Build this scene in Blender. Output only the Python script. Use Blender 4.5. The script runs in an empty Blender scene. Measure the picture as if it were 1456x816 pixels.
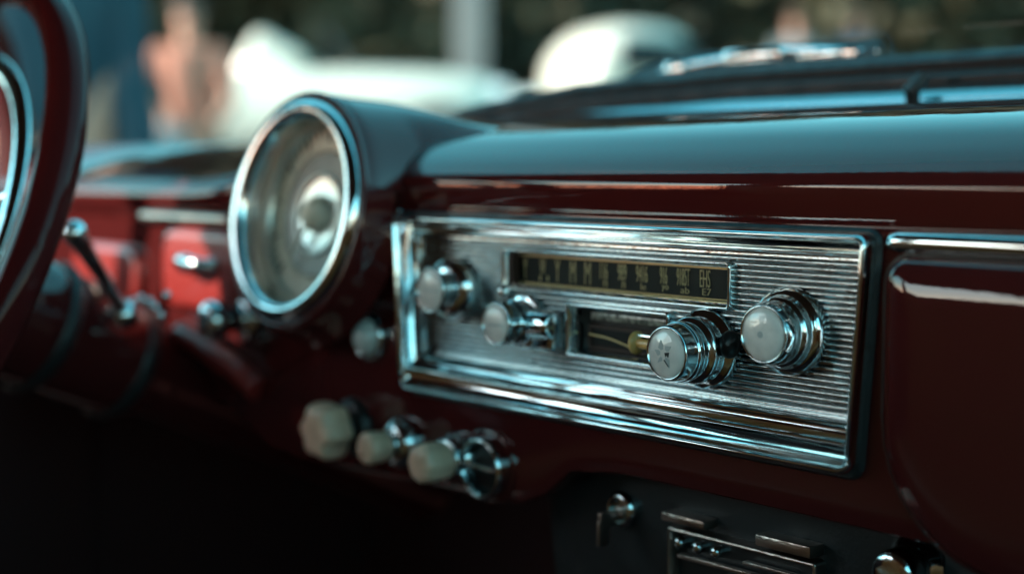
import bpy, bmesh, math, random
import numpy as np
from mathutils import Vector, Matrix
rnd = random.Random(7)
sc = bpy.context.scene
COL = sc.collection
R_ = math.radians

# ------------------------------------------------------------------ camera
EYE = Vector((0.52, -0.526, 1.05))
YAW, PITCH = R_(48.9), R_(4.75)
FPX = 1456*50/36
Fw = Vector((-math.sin(YAW)*math.cos(PITCH), math.cos(YAW)*math.cos(PITCH), -math.sin(PITCH)))
Rt = Vector((math.cos(YAW), math.sin(YAW), 0))
Up = Rt.cross(Fw)
def ray(px, py): return Fw + Rt*((px-728)/FPX) + Up*((408-py)/FPX)
def on_y(px, py, y):
    d = ray(px, py); return EYE + d*((y-EYE.y)/d.y)
def on_x(px, py, x):
    d = ray(px, py); return EYE + d*((x-EYE.x)/d.x)
def at_d(px, py, dist):
    return EYE + ray(px, py)*dist

cam = bpy.data.cameras.new('camera'); co = bpy.data.objects.new('camera', cam); COL.objects.link(co)
co.location = EYE
co.rotation_euler = (math.pi/2-PITCH, 0, YAW)
cam.lens = 50; cam.sensor_width = 36; cam.clip_start = 0.02; cam.clip_end = 500
cam.dof.use_dof = True
cam.dof.focus_distance = 0.685
cam.dof.aperture_fstop = 2.9
cam.dof.aperture_blades = 0
sc.camera = co

# ------------------------------------------------------------------ render / light
sc.render.engine = 'CYCLES'
sc.view_settings.view_transform = 'Standard'
sc.view_settings.look = 'None'
sc.view_settings.exposure = 1.78
sc.view_settings.gamma = 1
sc.cycles.use_denoising = True
sc.cycles.max_bounces = 8; sc.cycles.glossy_bounces = 5; sc.cycles.diffuse_bounces = 4
sc.cycles.transparent_max_bounces = 8
sc.cycles.sample_clamp_indirect = 6
sc.cycles.caustics_reflective = False; sc.cycles.caustics_refractive = False

S_AZ = Vector((-0.45, -0.893, 0)).normalized()
S_EL = R_(26)
sun_dir = S_AZ*math.cos(S_EL) + Vector((0, 0, math.sin(S_EL)))
sl = bpy.data.lights.new('sun', 'SUN'); sl.energy = 2.4; sl.angle = R_(0.5); sl.color = (1, .90, .76)
so = bpy.data.objects.new('sun', sl); COL.objects.link(so)
so.rotation_euler = sun_dir.to_track_quat('Z', 'Y').to_euler(); so.location = (-3, -4, 5)
w = bpy.data.worlds.new('World'); sc.world = w; w.use_nodes = True
nt = w.node_tree; nt.nodes.clear()
sky = nt.nodes.new('ShaderNodeTexSky'); sky.sky_type = 'NISHITA'; sky.sun_disc = False
sky.sun_elevation = S_EL; sky.sun_rotation = math.atan2(S_AZ.x, S_AZ.y); sky.air_density = 1.0; sky.dust_density = .35; sky.ozone_density = .6
hs = nt.nodes.new('ShaderNodeHueSaturation'); hs.inputs['Hue'].default_value = .435; hs.inputs['Saturation'].default_value = 1.32
bg = nt.nodes.new('ShaderNodeBackground'); bg.inputs[1].default_value = 0.15
wo = nt.nodes.new('ShaderNodeOutputWorld')
nt.links.new(sky.outputs[0], hs.inputs['Color']); nt.links.new(hs.outputs[0], bg.inputs[0]); nt.links.new(bg.outputs[0], wo.inputs[0])

# ------------------------------------------------------------------ materials
def mat(name, base, rough=.5, metal=0, coat=0, coat_rough=.04, bump=None, vary=None, rvary=None, stretch=(1, 1, 1), sheen=0, trans=0, ior=1.5, spec=None, coat_ior=1.5):
    m = bpy.data.materials.new(name); m.use_nodes = True
    n = m.node_tree.nodes; L = m.node_tree.links; b = n['Principled BSDF']
    b.inputs['Base Color'].default_value = (*base, 1); b.inputs['Roughness'].default_value = rough
    b.inputs['Metallic'].default_value = metal; b.inputs['Coat Weight'].default_value = coat
    b.inputs['Coat Roughness'].default_value = coat_rough; b.inputs['IOR'].default_value = ior
    b.inputs['Transmission Weight'].default_value = trans
    b.inputs['Coat IOR'].default_value = coat_ior
    if spec is not None: b.inputs['Specular IOR Level'].default_value = spec
    if sheen: b.inputs['Sheen Weight'].default_value = sheen
    tc = n.new('ShaderNodeTexCoord'); mp = n.new('ShaderNodeMapping'); mp.inputs['Scale'].default_value = stretch
    L.new(tc.outputs['Object'], mp.inputs[0])
    if bump:
        for k, (s, st) in enumerate(bump if isinstance(bump, list) else [bump]):
            nz = n.new('ShaderNodeTexNoise'); nz.inputs['Scale'].default_value = s; nz.inputs['Detail'].default_value = 3
            bp = n.new('ShaderNodeBump'); bp.inputs['Strength'].default_value = st; bp.inputs['Distance'].default_value = .002
            L.new(mp.outputs[0], nz.inputs[0]); L.new(nz.outputs[0], bp.inputs['Height'])
            if k: L.new(prev.outputs[0], bp.inputs['Normal'])
            prev = bp
        L.new(prev.outputs[0], b.inputs['Normal'])
        if coat: L.new(prev.outputs[0], b.inputs['Coat Normal'])
    if vary:
        s, c2 = vary
        nz = n.new('ShaderNodeTexNoise'); nz.inputs['Scale'].default_value = s; nz.inputs['Detail'].default_value = 5
        cr = n.new('ShaderNodeValToRGB'); cr.color_ramp.elements[0].position = .35; cr.color_ramp.elements[1].position = .68
        cr.color_ramp.elements[0].color = (*base, 1); cr.color_ramp.elements[1].color = (*c2, 1)
        L.new(mp.outputs[0], nz.inputs[0]); L.new(nz.outputs[0], cr.inputs[0]); L.new(cr.outputs[0], b.inputs['Base Color'])
    if rvary:
        s, lo, hi = rvary
        nz = n.new('ShaderNodeTexNoise'); nz.inputs['Scale'].default_value = s; nz.inputs['Detail'].default_value = 6
        mr = n.new('ShaderNodeMapRange'); mr.inputs[1].default_value = .35; mr.inputs[2].default_value = .7
        mr.inputs[3].default_value = lo; mr.inputs[4].default_value = hi
        L.new(mp.outputs[0], nz.inputs[0]); L.new(nz.outputs[0], mr.inputs[0]); L.new(mr.outputs[0], b.inputs['Roughness'])
    return m
def glass_mat(name, tint, fac_max=1.0):
    m = bpy.data.materials.new(name); m.use_nodes = True
    n = m.node_tree.nodes; L = m.node_tree.links; n.clear()
    t = n.new('ShaderNodeBsdfTransparent'); t.inputs[0].default_value = (*tint, 1)
    g = n.new('ShaderNodeBsdfGlossy'); g.inputs['Roughness'].default_value = .01
    fr = n.new('ShaderNodeFresnel'); fr.inputs[0].default_value = 1.45
    mx = n.new('ShaderNodeMixShader'); o = n.new('ShaderNodeOutputMaterial')
    ge = n.new('ShaderNodeNewGeometry'); mr = n.new('ShaderNodeMapRange')      # a thin sheet has the same Fresnel from both sides
    mr.inputs[3].default_value = 1.45; mr.inputs[4].default_value = 1/1.45
    L.new(ge.outputs['Backfacing'], mr.inputs[0]); L.new(mr.outputs[0], fr.inputs[0])
    mu = n.new('ShaderNodeMath'); mu.operation = 'MULTIPLY'; mu.inputs[1].default_value = fac_max
    L.new(fr.outputs[0], mu.inputs[0]); L.new(mu.outputs[0], mx.inputs[0])
    L.new(t.outputs[0], mx.inputs[1]); L.new(g.outputs[0], mx.inputs[2]); L.new(mx.outputs[0], o.inputs[0])
    return m
M = dict(
    paint=mat('maroon_enamel', (.073, .0105, .0105), .5, 0, 1, .015, bump=[(45, .02), (260, .012)], spec=.0, coat_ior=1.56),
    wheel=mat('wheel_plastic', (.066, .0080, .0085), .5, 0, .75, .03, bump=[(45, .02)], spec=.0, coat_ior=1.28),
    paint_sunlit=mat('sunlit_maroon_enamel', (.31, .026, .022), .4, 0, .7, .05, bump=[(60, .04)]),  # brighter copy of the dash enamel, sunlight put into the colour
    chrome=mat('chrome', (.72, .80, .83), .06, 1, bump=[(38, .10), (170, .05)], rvary=(90, .03, .16)),
    chrome_long=mat('chrome_drawn', (.72, .80, .83), .07, 1, bump=[(26, .15), (110, .07)], rvary=(70, .03, .16), stretch=(.22, 1, 1)),
    ribbed=mat('ribbed_bright_metal', (.35, .375, .38), .12, 1, bump=[(300, .07), (1100, .06)], rvary=(160, .07, .20), stretch=(.4, 1, 1)),
    dullmetal=mat('worn_bronze_metal', (.46, .38, .34), .28, 1, bump=[(300, .2)]),
    pearl=mat('pearl_cap', (.97, .87, .83), .25, 0, 1, .02, vary=(130, (.82, .74, .71)), bump=[(160, .25)]),
    petal=mat('grey_inlay', (.50, .50, .50), .35, 0, .4),
    ivory=mat('aged_ivory_plastic', (1.0, .60, .43), .38, 0, .25, .1, vary=(60, (.80, .46, .31)), bump=[(90, .15)]),
    black=mat('black_plastic', (.012, .012, .013), .35, bump=[(200, .1)]),
    rubber=mat('black_rubber', (.016, .017, .019), .55, bump=[(120, .4)], rvary=(60, .4, .7)),
    dial=mat('dial_black', (.016, .019, .020), .5, vary=(25, (.024, .026, .026)), spec=.15),
    moulding=mat('dark_bright_moulding', (.36, .44, .47), .12, 1, bump=[(30, .2)]),
    satin=mat('satin_silver', (.62, .64, .62), .3, 1, bump=[(200, .1)]),
    numeral=mat('dial_gold_print', (.82, .60, .33), .5),
    gold=mat('brass_line', (.85, .60, .28), .35, .3),
    brown=mat('brown_felt_edge', (.05, .022, .016), .6),
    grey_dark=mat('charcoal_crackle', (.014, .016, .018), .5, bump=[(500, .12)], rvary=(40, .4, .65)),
    cream=mat('cream_dial', (.86, .82, .70), .45, vary=(40, (.66, .62, .52))),
    dial_grey=mat('grey_dial', (.20, .20, .19), .35, vary=(50, (.30, .30, .28))),
    amber=mat('amber_ivory', (1.0, .56, .17), .35, 0, .5),
    chip=mat('mottled_glass_strip', (.05, .05, .045), .25, 0, .5, vary=(210, (.45, .44, .38))),
    lampglass=mat('smoked_lamp_glass', (.60, .62, .61), .2, 0, 1, .02),
    leather=mat('orange_red_leather', (.74, .15, .04), .5, bump=[(60, .3), (400, .2)], vary=(8, (.60, .11, .03))),
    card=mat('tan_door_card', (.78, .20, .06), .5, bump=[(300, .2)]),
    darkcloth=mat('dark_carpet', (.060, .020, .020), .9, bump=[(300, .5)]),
    headliner=mat('dark_headliner', (.11, .085, .07), .9, bump=[(200, .3)]),
    glass=glass_mat('clear_glass', (.95, .97, .965), .4),
    gauge_glass=glass_mat('gauge_glass', (.95, .96, .95), .10),
    asphalt=mat('asphalt', (.06, .058, .054), .9, vary=(3, (.10, .095, .085)), bump=[(40, .5)]),
    white=mat('white_car_paint', (.74, .69, .59), .35, 0, .4, .05, vary=(2, (.66, .62, .54))),
    carglass=mat('dark_car_glass', (.03, .045, .05), .06, 0, .6),
    tyre=mat('tyre_rubber', (.02, .02, .02), .8, bump=[(30, .3)]),
    lens=mat('headlight_lens', (.75, .77, .76), .1, .2, .8),
    skin=mat('skin', (.62, .33, .24), .5, vary=(20, (.55, .27, .19))),
    salmon=mat('salmon_cotton', (.50, .19, .13), .8, vary=(9, (.40, .15, .10))),
    hair=mat('brown_hair', (.07, .035, .022), .6, bump=[(80, .6)]),
    blue=mat('blue_cotton', (.015, .14, .22), .8, vary=(9, (.02, .10, .16))),
    denim=mat('teal_denim', (.014, .048, .070), .85, vary=(7, (.022, .066, .088)), bump=[(200, .3)]),
    greycloth=mat('grey_cotton', (.25, .27, .28), .85, vary=(9, (.2, .21, .22))),
    pale=mat('pale_cotton', (.6, .62, .6), .85),
    eye=mat('eye_dark', (.02, .015, .01), .2),
    bark=mat('bark', (.10, .085, .07), .9, vary=(6, (.16, .14, .12)), bump=[(20, .8)]),
    leaf=mat('leaf_dark', (.028, .030, .016), .7, vary=(.9, (.060, .056, .028))),
    leaf2=mat('leaf_olive', (.060, .055, .028), .7, vary=(.9, (.11, .098, .054))),
    post=mat('pale_grey_post', (.20, .21, .21), .7, vary=(3, (.17, .18, .18))),
    grass=mat('grass_green', (.06, .075, .03), .9, vary=(2, (.10, .10, .05)), bump=[(30, .6)]),
)

# ------------------------------------------------------------------ object helpers
def empty(name, loc, label, cat, group=None):
    o = bpy.data.objects.new(name, None); COL.objects.link(o); o.location = loc; o.empty_display_size = .05
    o['label'] = label; o['category'] = cat
    if group: o['group'] = group
    return o
def link(name, me, m, parent=None, smooth=True, edge=38):
    me.materials.append(M[m] if isinstance(m, str) else m)
    o = bpy.data.objects.new(name, me); COL.objects.link(o)
    if smooth:
        me.polygons.foreach_set('use_smooth', [True]*len(me.polygons))
        if edge < 180: me.set_sharp_from_angle(angle=R_(edge))
    if parent is not None:
        o.parent = parent
        root = parent
        off = Vector(root.location)
        p = root.parent
        while p: off += Vector(p.location); p = p.parent
        # geometry is authored in world space; parents are only translated
        me.transform(Matrix.Translation(-off))
    return o
def mesh(verts, faces):
    me = bpy.data.meshes.new('m'); me.from_pydata([tuple(v) for v in verts], [], faces)
    bm = bmesh.new(); bm.from_mesh(me); bmesh.ops.remove_doubles(bm, verts=bm.verts, dist=1e-6)
    bmesh.ops.recalc_face_normals(bm, faces=bm.faces); bm.to_mesh(me); bm.free()
    return me
def join(*parts):
    V = []; Fc = []
    for v, f in parts:
        b = len(V); V += list(v); Fc += [tuple(i+b for i in q) for q in f]
    return V, Fc
def grid(pts, closed_u=False, closed_v=False, cap=False):
    nu, nv = len(pts), len(pts[0]); V = [p for row in pts for p in row]; Fc = []
    for i in range(nu-(0 if closed_u else 1)):
        for j in range(nv-(0 if closed_v else 1)):
            a, b = i, (i+1) % nu; c, d = j, (j+1) % nv
            Fc.append((a*nv+c, a*nv+d, b*nv+d, b*nv+c))
    if cap:
        Fc.append(tuple(range(nv))); Fc.append(tuple((nu-1)*nv+j for j in range(nv)))
    return V, Fc
def frame(ax):
    ax = Vector(ax).normalized()
    a = Vector((0, 0, 1)) if abs(ax.z) < .9 else Vector((1, 0, 0))
    x = a.cross(ax).normalized(); y = ax.cross(x)
    return x, y, ax
def lathe(prof, org, ax, n=64, lobes=None, a0=0, a1=2*math.pi, axes=None):
    """profile of (radius, distance along the axis)"""
    x, y, z = axes or frame(ax); org = Vector(org); rows = []
    full = abs(a1-a0-2*math.pi) < 1e-6
    for r, h in prof:
        row = []
        for k in range(n if full else n+1):
            t = a0+(a1-a0)*k/n
            rr = r*(lobes(t, h) if lobes else 1)
            row.append(org + x*(rr*math.cos(t)) + y*(rr*math.sin(t)) + z*h)
        rows.append(row)
    return grid(rows, closed_v=full)
def sm(prof, k=4):
    """Catmull-Rom smoothing of a polyline (any dimension)"""
    p = [np.array(q, float) for q in prof]; out = []
    for i in range(len(p)-1):
        a, b, c, d = p[max(i-1, 0)], p[i], p[i+1], p[min(i+2, len(p)-1)]
        for j in range(k):
            t = j/k
            out.append(.5*((2*b)+(c-a)*t+(2*a-5*b+4*c-d)*t*t+(3*b-a-3*c+d)*t**3))
    out.append(p[-1]); return [tuple(q) for q in out]
def tube(path, rad, n=16, sx=1.0, sy=1.0, cap=True):
    """tube along a path; rad a number or list; sx, sy squash the section"""
    P = [Vector(p) for p in path]; rows = []; prevx = None
    for i, p in enumerate(P):
        t = (P[min(i+1, len(P)-1)]-P[max(i-1, 0)]).normalized()
        if prevx is None:
            x, y, _ = frame(t)
        else:
            x = (prevx - t*prevx.dot(t)).normalized(); y = t.cross(x)
        prevx = x
        r = rad[i] if isinstance(rad, (list, tuple)) else rad
        rows.append([p + x*(r*sx*math.cos(2*math.pi*k/n)) + y*(r*sy*math.sin(2*math.pi*k/n)) for k in range(n)])
    return grid(rows, closed_v=True, cap=cap)
def sphere(c, r, n=20, sc_=(1, 1, 1), ax=(0, 0, 1)):
    prof = [(max(r*math.sin(math.pi*i/n), 1e-7), -r*math.cos(math.pi*i/n)) for i in range(n+1)]
    v, f = lathe(prof, (0, 0, 0), ax, n*2)
    c = Vector(c)
    return [c+Vector((p.x*sc_[0], p.y*sc_[1], p.z*sc_[2])) for p in v], f
def box(c, s, bev=0.0, seg=2, rot=None):
    bm = bmesh.new(); bmesh.ops.create_cube(bm, size=1)
    bmesh.ops.scale(bm, vec=Vector(s), verts=bm.verts)
    if bev: bmesh.ops.bevel(bm, geom=bm.edges[:], offset=bev, segments=seg, profile=.6, affect='EDGES')
    if rot is not None: bmesh.ops.transform(bm, matrix=rot, verts=bm.verts)
    bmesh.ops.translate(bm, vec=Vector(c), verts=bm.verts)
    bm.verts.index_update()
    V = [v.co.copy() for v in bm.verts]; Fc = [tuple(v.index for v in f.verts) for f in bm.faces]; bm.free()
    return V, Fc
def rrect(x0, x1, z0, z1, r, n=6):
    """rounded rectangle in x,z with the corner parameter; counter-clockwise from the lower right"""
    out = []
    for k, (cx, cz) in enumerate(((x1-r, z0+r), (x1-r, z1-r), (x0+r, z1-r), (x0+r, z0+r))):
        for i in range(n+1):
            a = -math.pi/2 + k*math.pi/2 + i/n*math.pi/2
            out.append((cx+r*math.cos(a), cz+r*math.sin(a), k, i/n))
    return out
def ring_frame(x0, x1, z0, z1, prof, r0, n=6, back=None):
    """frame lofted through rings; prof rows: (inset_l, inset_r, inset_t, inset_b, y_l, y_r, y_t, y_b)"""
    rows = []
    sides = ('b', 'r', 't', 'l')
    for (il, ir, it, ib, yl, yr, yt, yb) in prof:
        ys = dict(b=yb, r=yr, t=yt, l=yl)
        r = max(r0-.5*(il+it), .0012)
        row = []
        for (x, z, k, t) in rrect(x0+il, x1-ir, z0+ib, z1-it, r, n):
            ya, yb_ = ys[sides[k]], ys[sides[(k+1) % 4]]
            row.append((x, ya*(1-t)+yb_*t, z))
        rows.append(row)
    return grid(rows, closed_v=True)
def simple_frame(x0, x1, z0, z1, prof, r0, n=5):
    return ring_frame(x0, x1, z0, z1, [(i, i, i, i, y, y, y, y) for i, y in prof], r0, n)

# =================================================================== DASHBOARD
dash = empty('dashboard', (0, 0, .96), 'glossy maroon enamelled car dashboard with chrome trim and ivory pull knobs', 'dashboard')
FACE = .003
def zlow(x):
    pts = [(-.80, .905), (-.46, .897), (-.40, .868), (-.345, .850), (-.09, .8565), (-.07, .862), (-.04, .884), (0, .889), (.19, .889), (.9, .885)]
    for (a, za), (b, zb) in zip(pts, pts[1:]):
        if a <= x <= b:
            t = (x-a)/(b-a); t = t*t*(3-2*t); return za+(zb-za)*t
    return pts[-1][1]
def back_y(x):      # where the top meets the windscreen
    pts = [(-.86, .02), (-.78, .061), (-.70, .104), (-.6, .15), (-.5, .19), (-.41, .22), (-.2, .25), (.1, .262), (.4, .25), (.6, .21), (.75, .16), (.9, .05)]
    xs, ys = zip(*pts); return float(np.interp(x, xs, ys))
def top_profile(x):
    t = min(max((x+.46)/.14, 0), 1); t = t*t*(3-2*t)      # driver's end is lower and flatter
    yb = back_y(x)
    A = [(yb, 1.0925), (.16, 1.0862), (.095, 1.0800), (.066, 1.0752), (.043, 1.0685), (.026, 1.0605), (.0155, 1.0540), (.0100, 1.0490)]
    A = [(min(y, yb-.004*i), z) for i, (y, z) in enumerate(A)]
    B = [(yb, 1.0722), (yb*.8, 1.0665), (yb*.6, 1.0606), (yb*.45, 1.0558), (yb*.31, 1.0510), (yb*.2, 1.0468), (.008, 1.0418), (.003, 1.0385)]
    return [(a[0]*t+b[0]*(1-t), a[1]*t+b[1]*(1-t)) for a, b in zip(A, B)]
HX0, HX1, HZ0, HZ1 = -.1885+.0065, .1580-.0065, .9140+.0185, 1.0218-.006     # opening for the radio
xs = sorted(list(np.arange(-.86, .881, .02))+[HX0, HX0-.0003, HX1, HX1+.0003])
rows_top, rows_face = [], []
for x in xs:
    x = float(x)
    tp = sm(top_profile(x), 5)
    t = min(max((x+.46)/.14, 0), 1); t = t*t*(3-2*t)
    cy, cz = tp[-1]
    # crease, then the rounded brow and the flat face
    brow = [(cy, cz), (cy-.0024, cz-.0030), (.0062*t-.003*(1-t), 1.0430*t+1.034*(1-t)), (.0060*t-.0038*(1-t), 1.0405*t+1.0315*(1-t)), (.0061*t-.0042*(1-t), 1.0375*t+1.029*(1-t)),
            (.0067*t-.003*(1-t), 1.0340*t+1.0235*(1-t)), (.0074*t+.000*(1-t), 1.0290*t+1.017*(1-t)), (.0080*t+FACE*(1-t), 1.0232*t+1.013*(1-t)), (FACE, 1.0229*t+1.012*(1-t))]
    br = sm(brow, 4)
    rows_top.append([(x, y, z) for y, z in tp])
    zl = zlow(x)
    ftop = br[-1][1]
    zs_ = [HZ1+.0003, HZ1, HZ1-.03, HZ0+.03, HZ0, HZ0-.0003, (HZ0+zl+.012)/2, zl+.012]
    face = [(FACE+(.035 if (HX0-1e-6 <= x <= HX1+1e-6 and HZ0-1e-6 <= z <= HZ1+1e-6) else 0), z) for z in zs_]
    lip = [(FACE+.0002, zl+.008), (FACE+.0012, zl+.003), (FACE+.003, zl), (FACE+.012, zl), (FACE+.03, zl+.004), (FACE+.08, zl+.01)]
    rows_face.append([(x, y, z) for y, z in br+face+sm(lip, 3)])
link('top_pad', mesh(*grid(rows_top)), 'paint', dash, edge=60)
link('fascia', mesh(*grid(rows_face)), 'paint', dash, edge=60)

# binnacle pod behind the speedometer
SPC = Vector((-.2690, -.019, 1.0222)); SPT = R_(10); SPN = Vector((0, -math.cos(SPT), math.sin(SPT)))
SPX = Vector((1, 0, 0)); SPU = Vector((0, math.sin(SPT), math.cos(SPT)))
def smooth01(t): t = min(max(t, 0), 1); return t*t*(3-2*t)
rows = []
for s in [0, .006, .014, .025, .04, .06]+list(np.linspace(.1, 1, 20)):
    s = float(s)
    yy = -.002+s*.225
    zc = 1.0220-.020*s-.012*s*s
    rr = .0782-.002*s
    row = []
    wt = smooth01(s/.22)
    rq = rr-.0026*(1-smooth01(s/.035))
    for k in range(41):
        a = math.pi*(1.12-1.05*k/40)     # from the left round the top to the right
        q_tilt = SPC+SPX*(rq*math.cos(a))+SPU*(rq*math.sin(a))+SPN*(.0068-.225*s)
        q_str = Vector((SPC.x+rr*math.cos(a), yy, zc+rr*math.sin(a)))
        row.append(q_tilt*(1-wt)+q_str*wt)
    yy = row[-1].y
    # flare to the dash top on the right
    e = row[-1]
    a = math.pi*.07
    top = np.interp(yy, [p[0] for p in reversed(top_profile(SPC.x+.12))], [p[1] for p in reversed(top_profile(SPC.x+.12))])
    if yy > .05:
        j = 26
        q0 = row[j]; q3 = Vector((SPC.x+rr+.042, yy, float(top)-.001))
        tan = (row[j+1]-row[j-1]).normalized()
        q1 = q0+tan*.035; q2 = q3+Vector((-.035, 0, 0))
        for i in range(j+1, 41):
            t = (i-j)/(40-j)
            row[i] = q0*(1-t)**3+q1*3*t*(1-t)**2+q2*3*t*t*(1-t)+q3*t**3
    rows.append(row)
link('binnacle', mesh(*grid(rows)), 'paint', dash, edge=180)
def sp_pt(r, h): return r, h
# rolled rim of the binnacle and its flare into the face
fl = sm([(.0775, .006), (.0800, .0085), (.0828, .007), (.0850, .001), (.0865, -.006), (.0895, -.013), (.0925, -.018)], 4)
V, Fc = lathe(fl, SPC, SPN, 96, axes=(SPX, SPU, SPN))
for i, v in enumerate(V):
    a = 2*math.pi*(i % 96)/96
    wgt = .5-.5*math.sin(min(max((a if a < math.pi*1.5 else a-2*math.pi), -.5), .5)/.5*math.pi/2) if (a < math.pi/2 or a > 1.5*math.pi) else .5+.5*math.sin(min(max((a-math.pi), -.5), .5)/.5*math.pi/2)
    d = v-SPC; hgt = d.dot(SPN); rad = (d-SPN*hgt); r0 = rad.length
    r1 = .0828+(r0-.0828)*wgt if r0 > .0828 else r0
    if wgt < .6 and hgt < .0068: r1 = min(r1, .0815)
    V[i] = SPC+SPN*hgt+rad*(r1/r0)
V = [SPC+(v-SPC)*.942 for v in V]
link('binnacle_rim', mesh(V, Fc), 'paint', dash, edge=180)

# chrome strips on the brow line
def half_round(x0, x1, z, r, y):
    rows = []
    for x in (x0, x0+.002, *np.linspace(x0+.006, x1-.006, 24), x1-.002, x1):
        f = .35 if x in (x0, x1) else (.8 if x in (x0+.002, x1-.002) else 1)
        rows.append([(float(x), y-.75*r*f*math.sin(a), z+r*f*math.cos(a)) for a in np.linspace(0, math.pi, 11)])
    return grid(rows)
link('trim_strip', mesh(*half_round(.1625, .86, 1.0185, .0046, FACE-.001)), 'chrome_long', dash)
link('trim_strip', mesh(*half_round(-.206, -.1895, 1.0225, .0035, FACE-.001)), 'chrome', dash)
link('trim_strip', mesh(*half_round(-.53, -.392, 1.0125, .0042, FACE-.006)), 'dullmetal', dash)

# glove box door: bulged panel with rounded corners and a dark gap round it
def rrect4(x0, x1, z0, z1, rs, n=8):
    """rounded rectangle with its own radius per corner: lower right, upper right, upper left, lower left"""
    out = []
    for k, (sx, sz) in enumerate(((1, 0), (1, 1), (0, 1), (0, 0))):
        r = rs[k]; cx = x1-r if sx else x0+r; cz = z1-r if sz else z0+r
        for i in range(n+1):
            a = -math.pi/2+k*math.pi/2+i/n*math.pi/2
            out.append((cx+r*math.cos(a), cz+r*math.sin(a)))
    return out
def bulge_panel(x0, x1, z0, z1, rs, yb, h):
    rows = []; H = z1-z0
    for ins, dy in ((.0012, .010), (0, .002), (0, -.0010), (.0004, -.0022), (.0014, -.0038), (.0035, -.0060), (.007, -.0079), (.011, -.0090), (.016, -.0097), (.022, -.0101), (.030, -.01035), (.048, -.0106)):
        rows.append([(x, yb+dy*h, z) for x, z in rrect4(x0+ins, x1-ins, z0+ins, z1-ins, [max(r-ins, .0035+ins*.12) for r in rs])])
    v, f = grid(rows, closed_v=True)
    m = len(rows[0]); f.append(tuple(range((len(rows)-1)*m, len(rows)*m)))
    return v, f
RS = (.06, .012, .012, .062)
link('glove_box_door', mesh(*bulge_panel(.1632, .80, .880, 1.0128, RS, FACE-.001, 1.0)), 'paint', dash, edge=50)
rows = [[(x, y, z) for x, z in rrect4(.1614+i, .803-i, .8784+i, 1.0145-i, [r+.0025-i for r in RS])] for i, y in ((0, FACE-.0016), (.006, FACE-.0016))]
link('door_gap', mesh(*grid(rows, closed_v=True)), 'black', dash)

# driver's end: small compartment lid with a chrome pull, sunlight put into its brighter red
def flat_panel(x0, x1, z0, z1, r, y, h, bev):
    prof = [(0, y), (bev*.15, y-h*.6), (bev*.5, y-h*.92), (bev, y-h)]
    v, f = simple_frame(x0, x1, z0, z1, prof, r, 6)
    f.append(tuple(range(3*28, 4*28)))
    return v, f
lid = link('compartment_lid', mesh(*flat_panel(-.492, -.378, .943, 1.006, .016, FACE, .010, .008)), 'paint_sunlit', dash)
hd = on_y(270, 375, -.016)
rows = []
for t in np.linspace(-1, 1, 17):
    rows.append((hd.x+t*.023, -.010-.009*(1-t**4), hd.z-.001*t))
link('handle', mesh(*join(tube(rows, [.003+.002*(1-abs(float(t))) for t in np.linspace(-1, 1, 17)], 12, 1.0, 1.5), sphere((hd.x-.021, -.0095, hd.z), .0055, 10), sphere((hd.x+.021, -.0095, hd.z), .0055, 10))), 'chrome', lid)
link('kick_panel', mesh(*flat_panel(-.66, -.535, .938, .988, .02, FACE, .008, .008)), 'paint_sunlit', dash)  # patch of sunlight on the dash, painted in with the brighter red
link('lower_rail', mesh(*join(tube([(-.47, .0, .924), (-.42, -.004, .915), (-.385, -.004, .906), (-.36, 0, .893)], .009, 14))), 'paint_sunlit', dash)  # lit lower edge, its brightness put into the colour

# starter knob on the driver's side
kb = on_y(352, 452, FACE); kn = empty('starter_knob', kb, '', ''); del kn['label']; del kn['category']
kn.parent = dash; kn.location = kb-Vector(dash.location)
def rlathe(prof, base, n=48, lobes=None):
    return lathe(prof, base, (0, -1, 0), n, lobes)
link('collar', mesh(*rlathe(sm([(.017, 0), (.017, .003), (.013, .006), (.010, .008), (.009, .014)], 3), kb)), 'chrome', kn)
link('knob', mesh(*rlathe(sm([(.007, .012), (.009, .018), (.0135, .022), (.0150, .028), (.0125, .034), (.006, .037), (.0001, .0375)], 4), kb)), 'chrome', kn)

# warning lamp
lb = on_y(530, 478, FACE); lamp = empty('indicator_lamp', lb, '', ''); del lamp['label']; del lamp['category']
lamp.parent = dash; lamp.location = lb-Vector(dash.location)
link('ring', mesh(*rlathe(sm([(.0155, 0), (.0158, .003), (.0145, .0055), (.0125, .0055), (.0118, .003)], 4), lb)), 'chrome', lamp)
link('lens', mesh(*rlathe([(.0122*math.cos(a), .003+.0105*math.sin(a)) for a in np.linspace(0, math.pi/2, 14)], lb)), 'lampglass', lamp)

# three ivory pull knobs and the lighter socket along the lower edge
def sub(name, loc):
    o = bpy.data.objects.new(name, None); COL.objects.link(o); o.parent = dash; o.location = Vector(loc)-Vector(dash.location); o.empty_display_size = .02
    return o
b1 = on_y(505, 606, FACE); k1 = sub('pull_knob', b1)
link('escutcheon', mesh(*rlathe(sm([(.019, -.001), (.0188, .003), (.0155, .0065), (.010, .008), (.009, .014)], 3), b1)), 'black', k1)
flute = lambda t, h: 1+.10*math.cos(6*t+.5)*min(max((h-.008)/.006, 0), 1)
link('knob', mesh(*rlathe(sm([(.010, .010), (.0155, .013), (.0172, .017), (.0176, .024), (.0162, .030), (.013, .0330), (.007, .0340), (.0001, .0340)], 4), b1, 72, flute)), 'ivory', k1)
b2 = on_y(576, 629, FACE); k2 = sub('pull_knob', b2)
link('escutcheon', mesh(*rlathe(sm([(.0165, -.001), (.0162, .003), (.0145, .0075), (.011, .0105), (.0075, .0115), (.0070, .016)], 4), b2)), 'chrome', k2)
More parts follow.
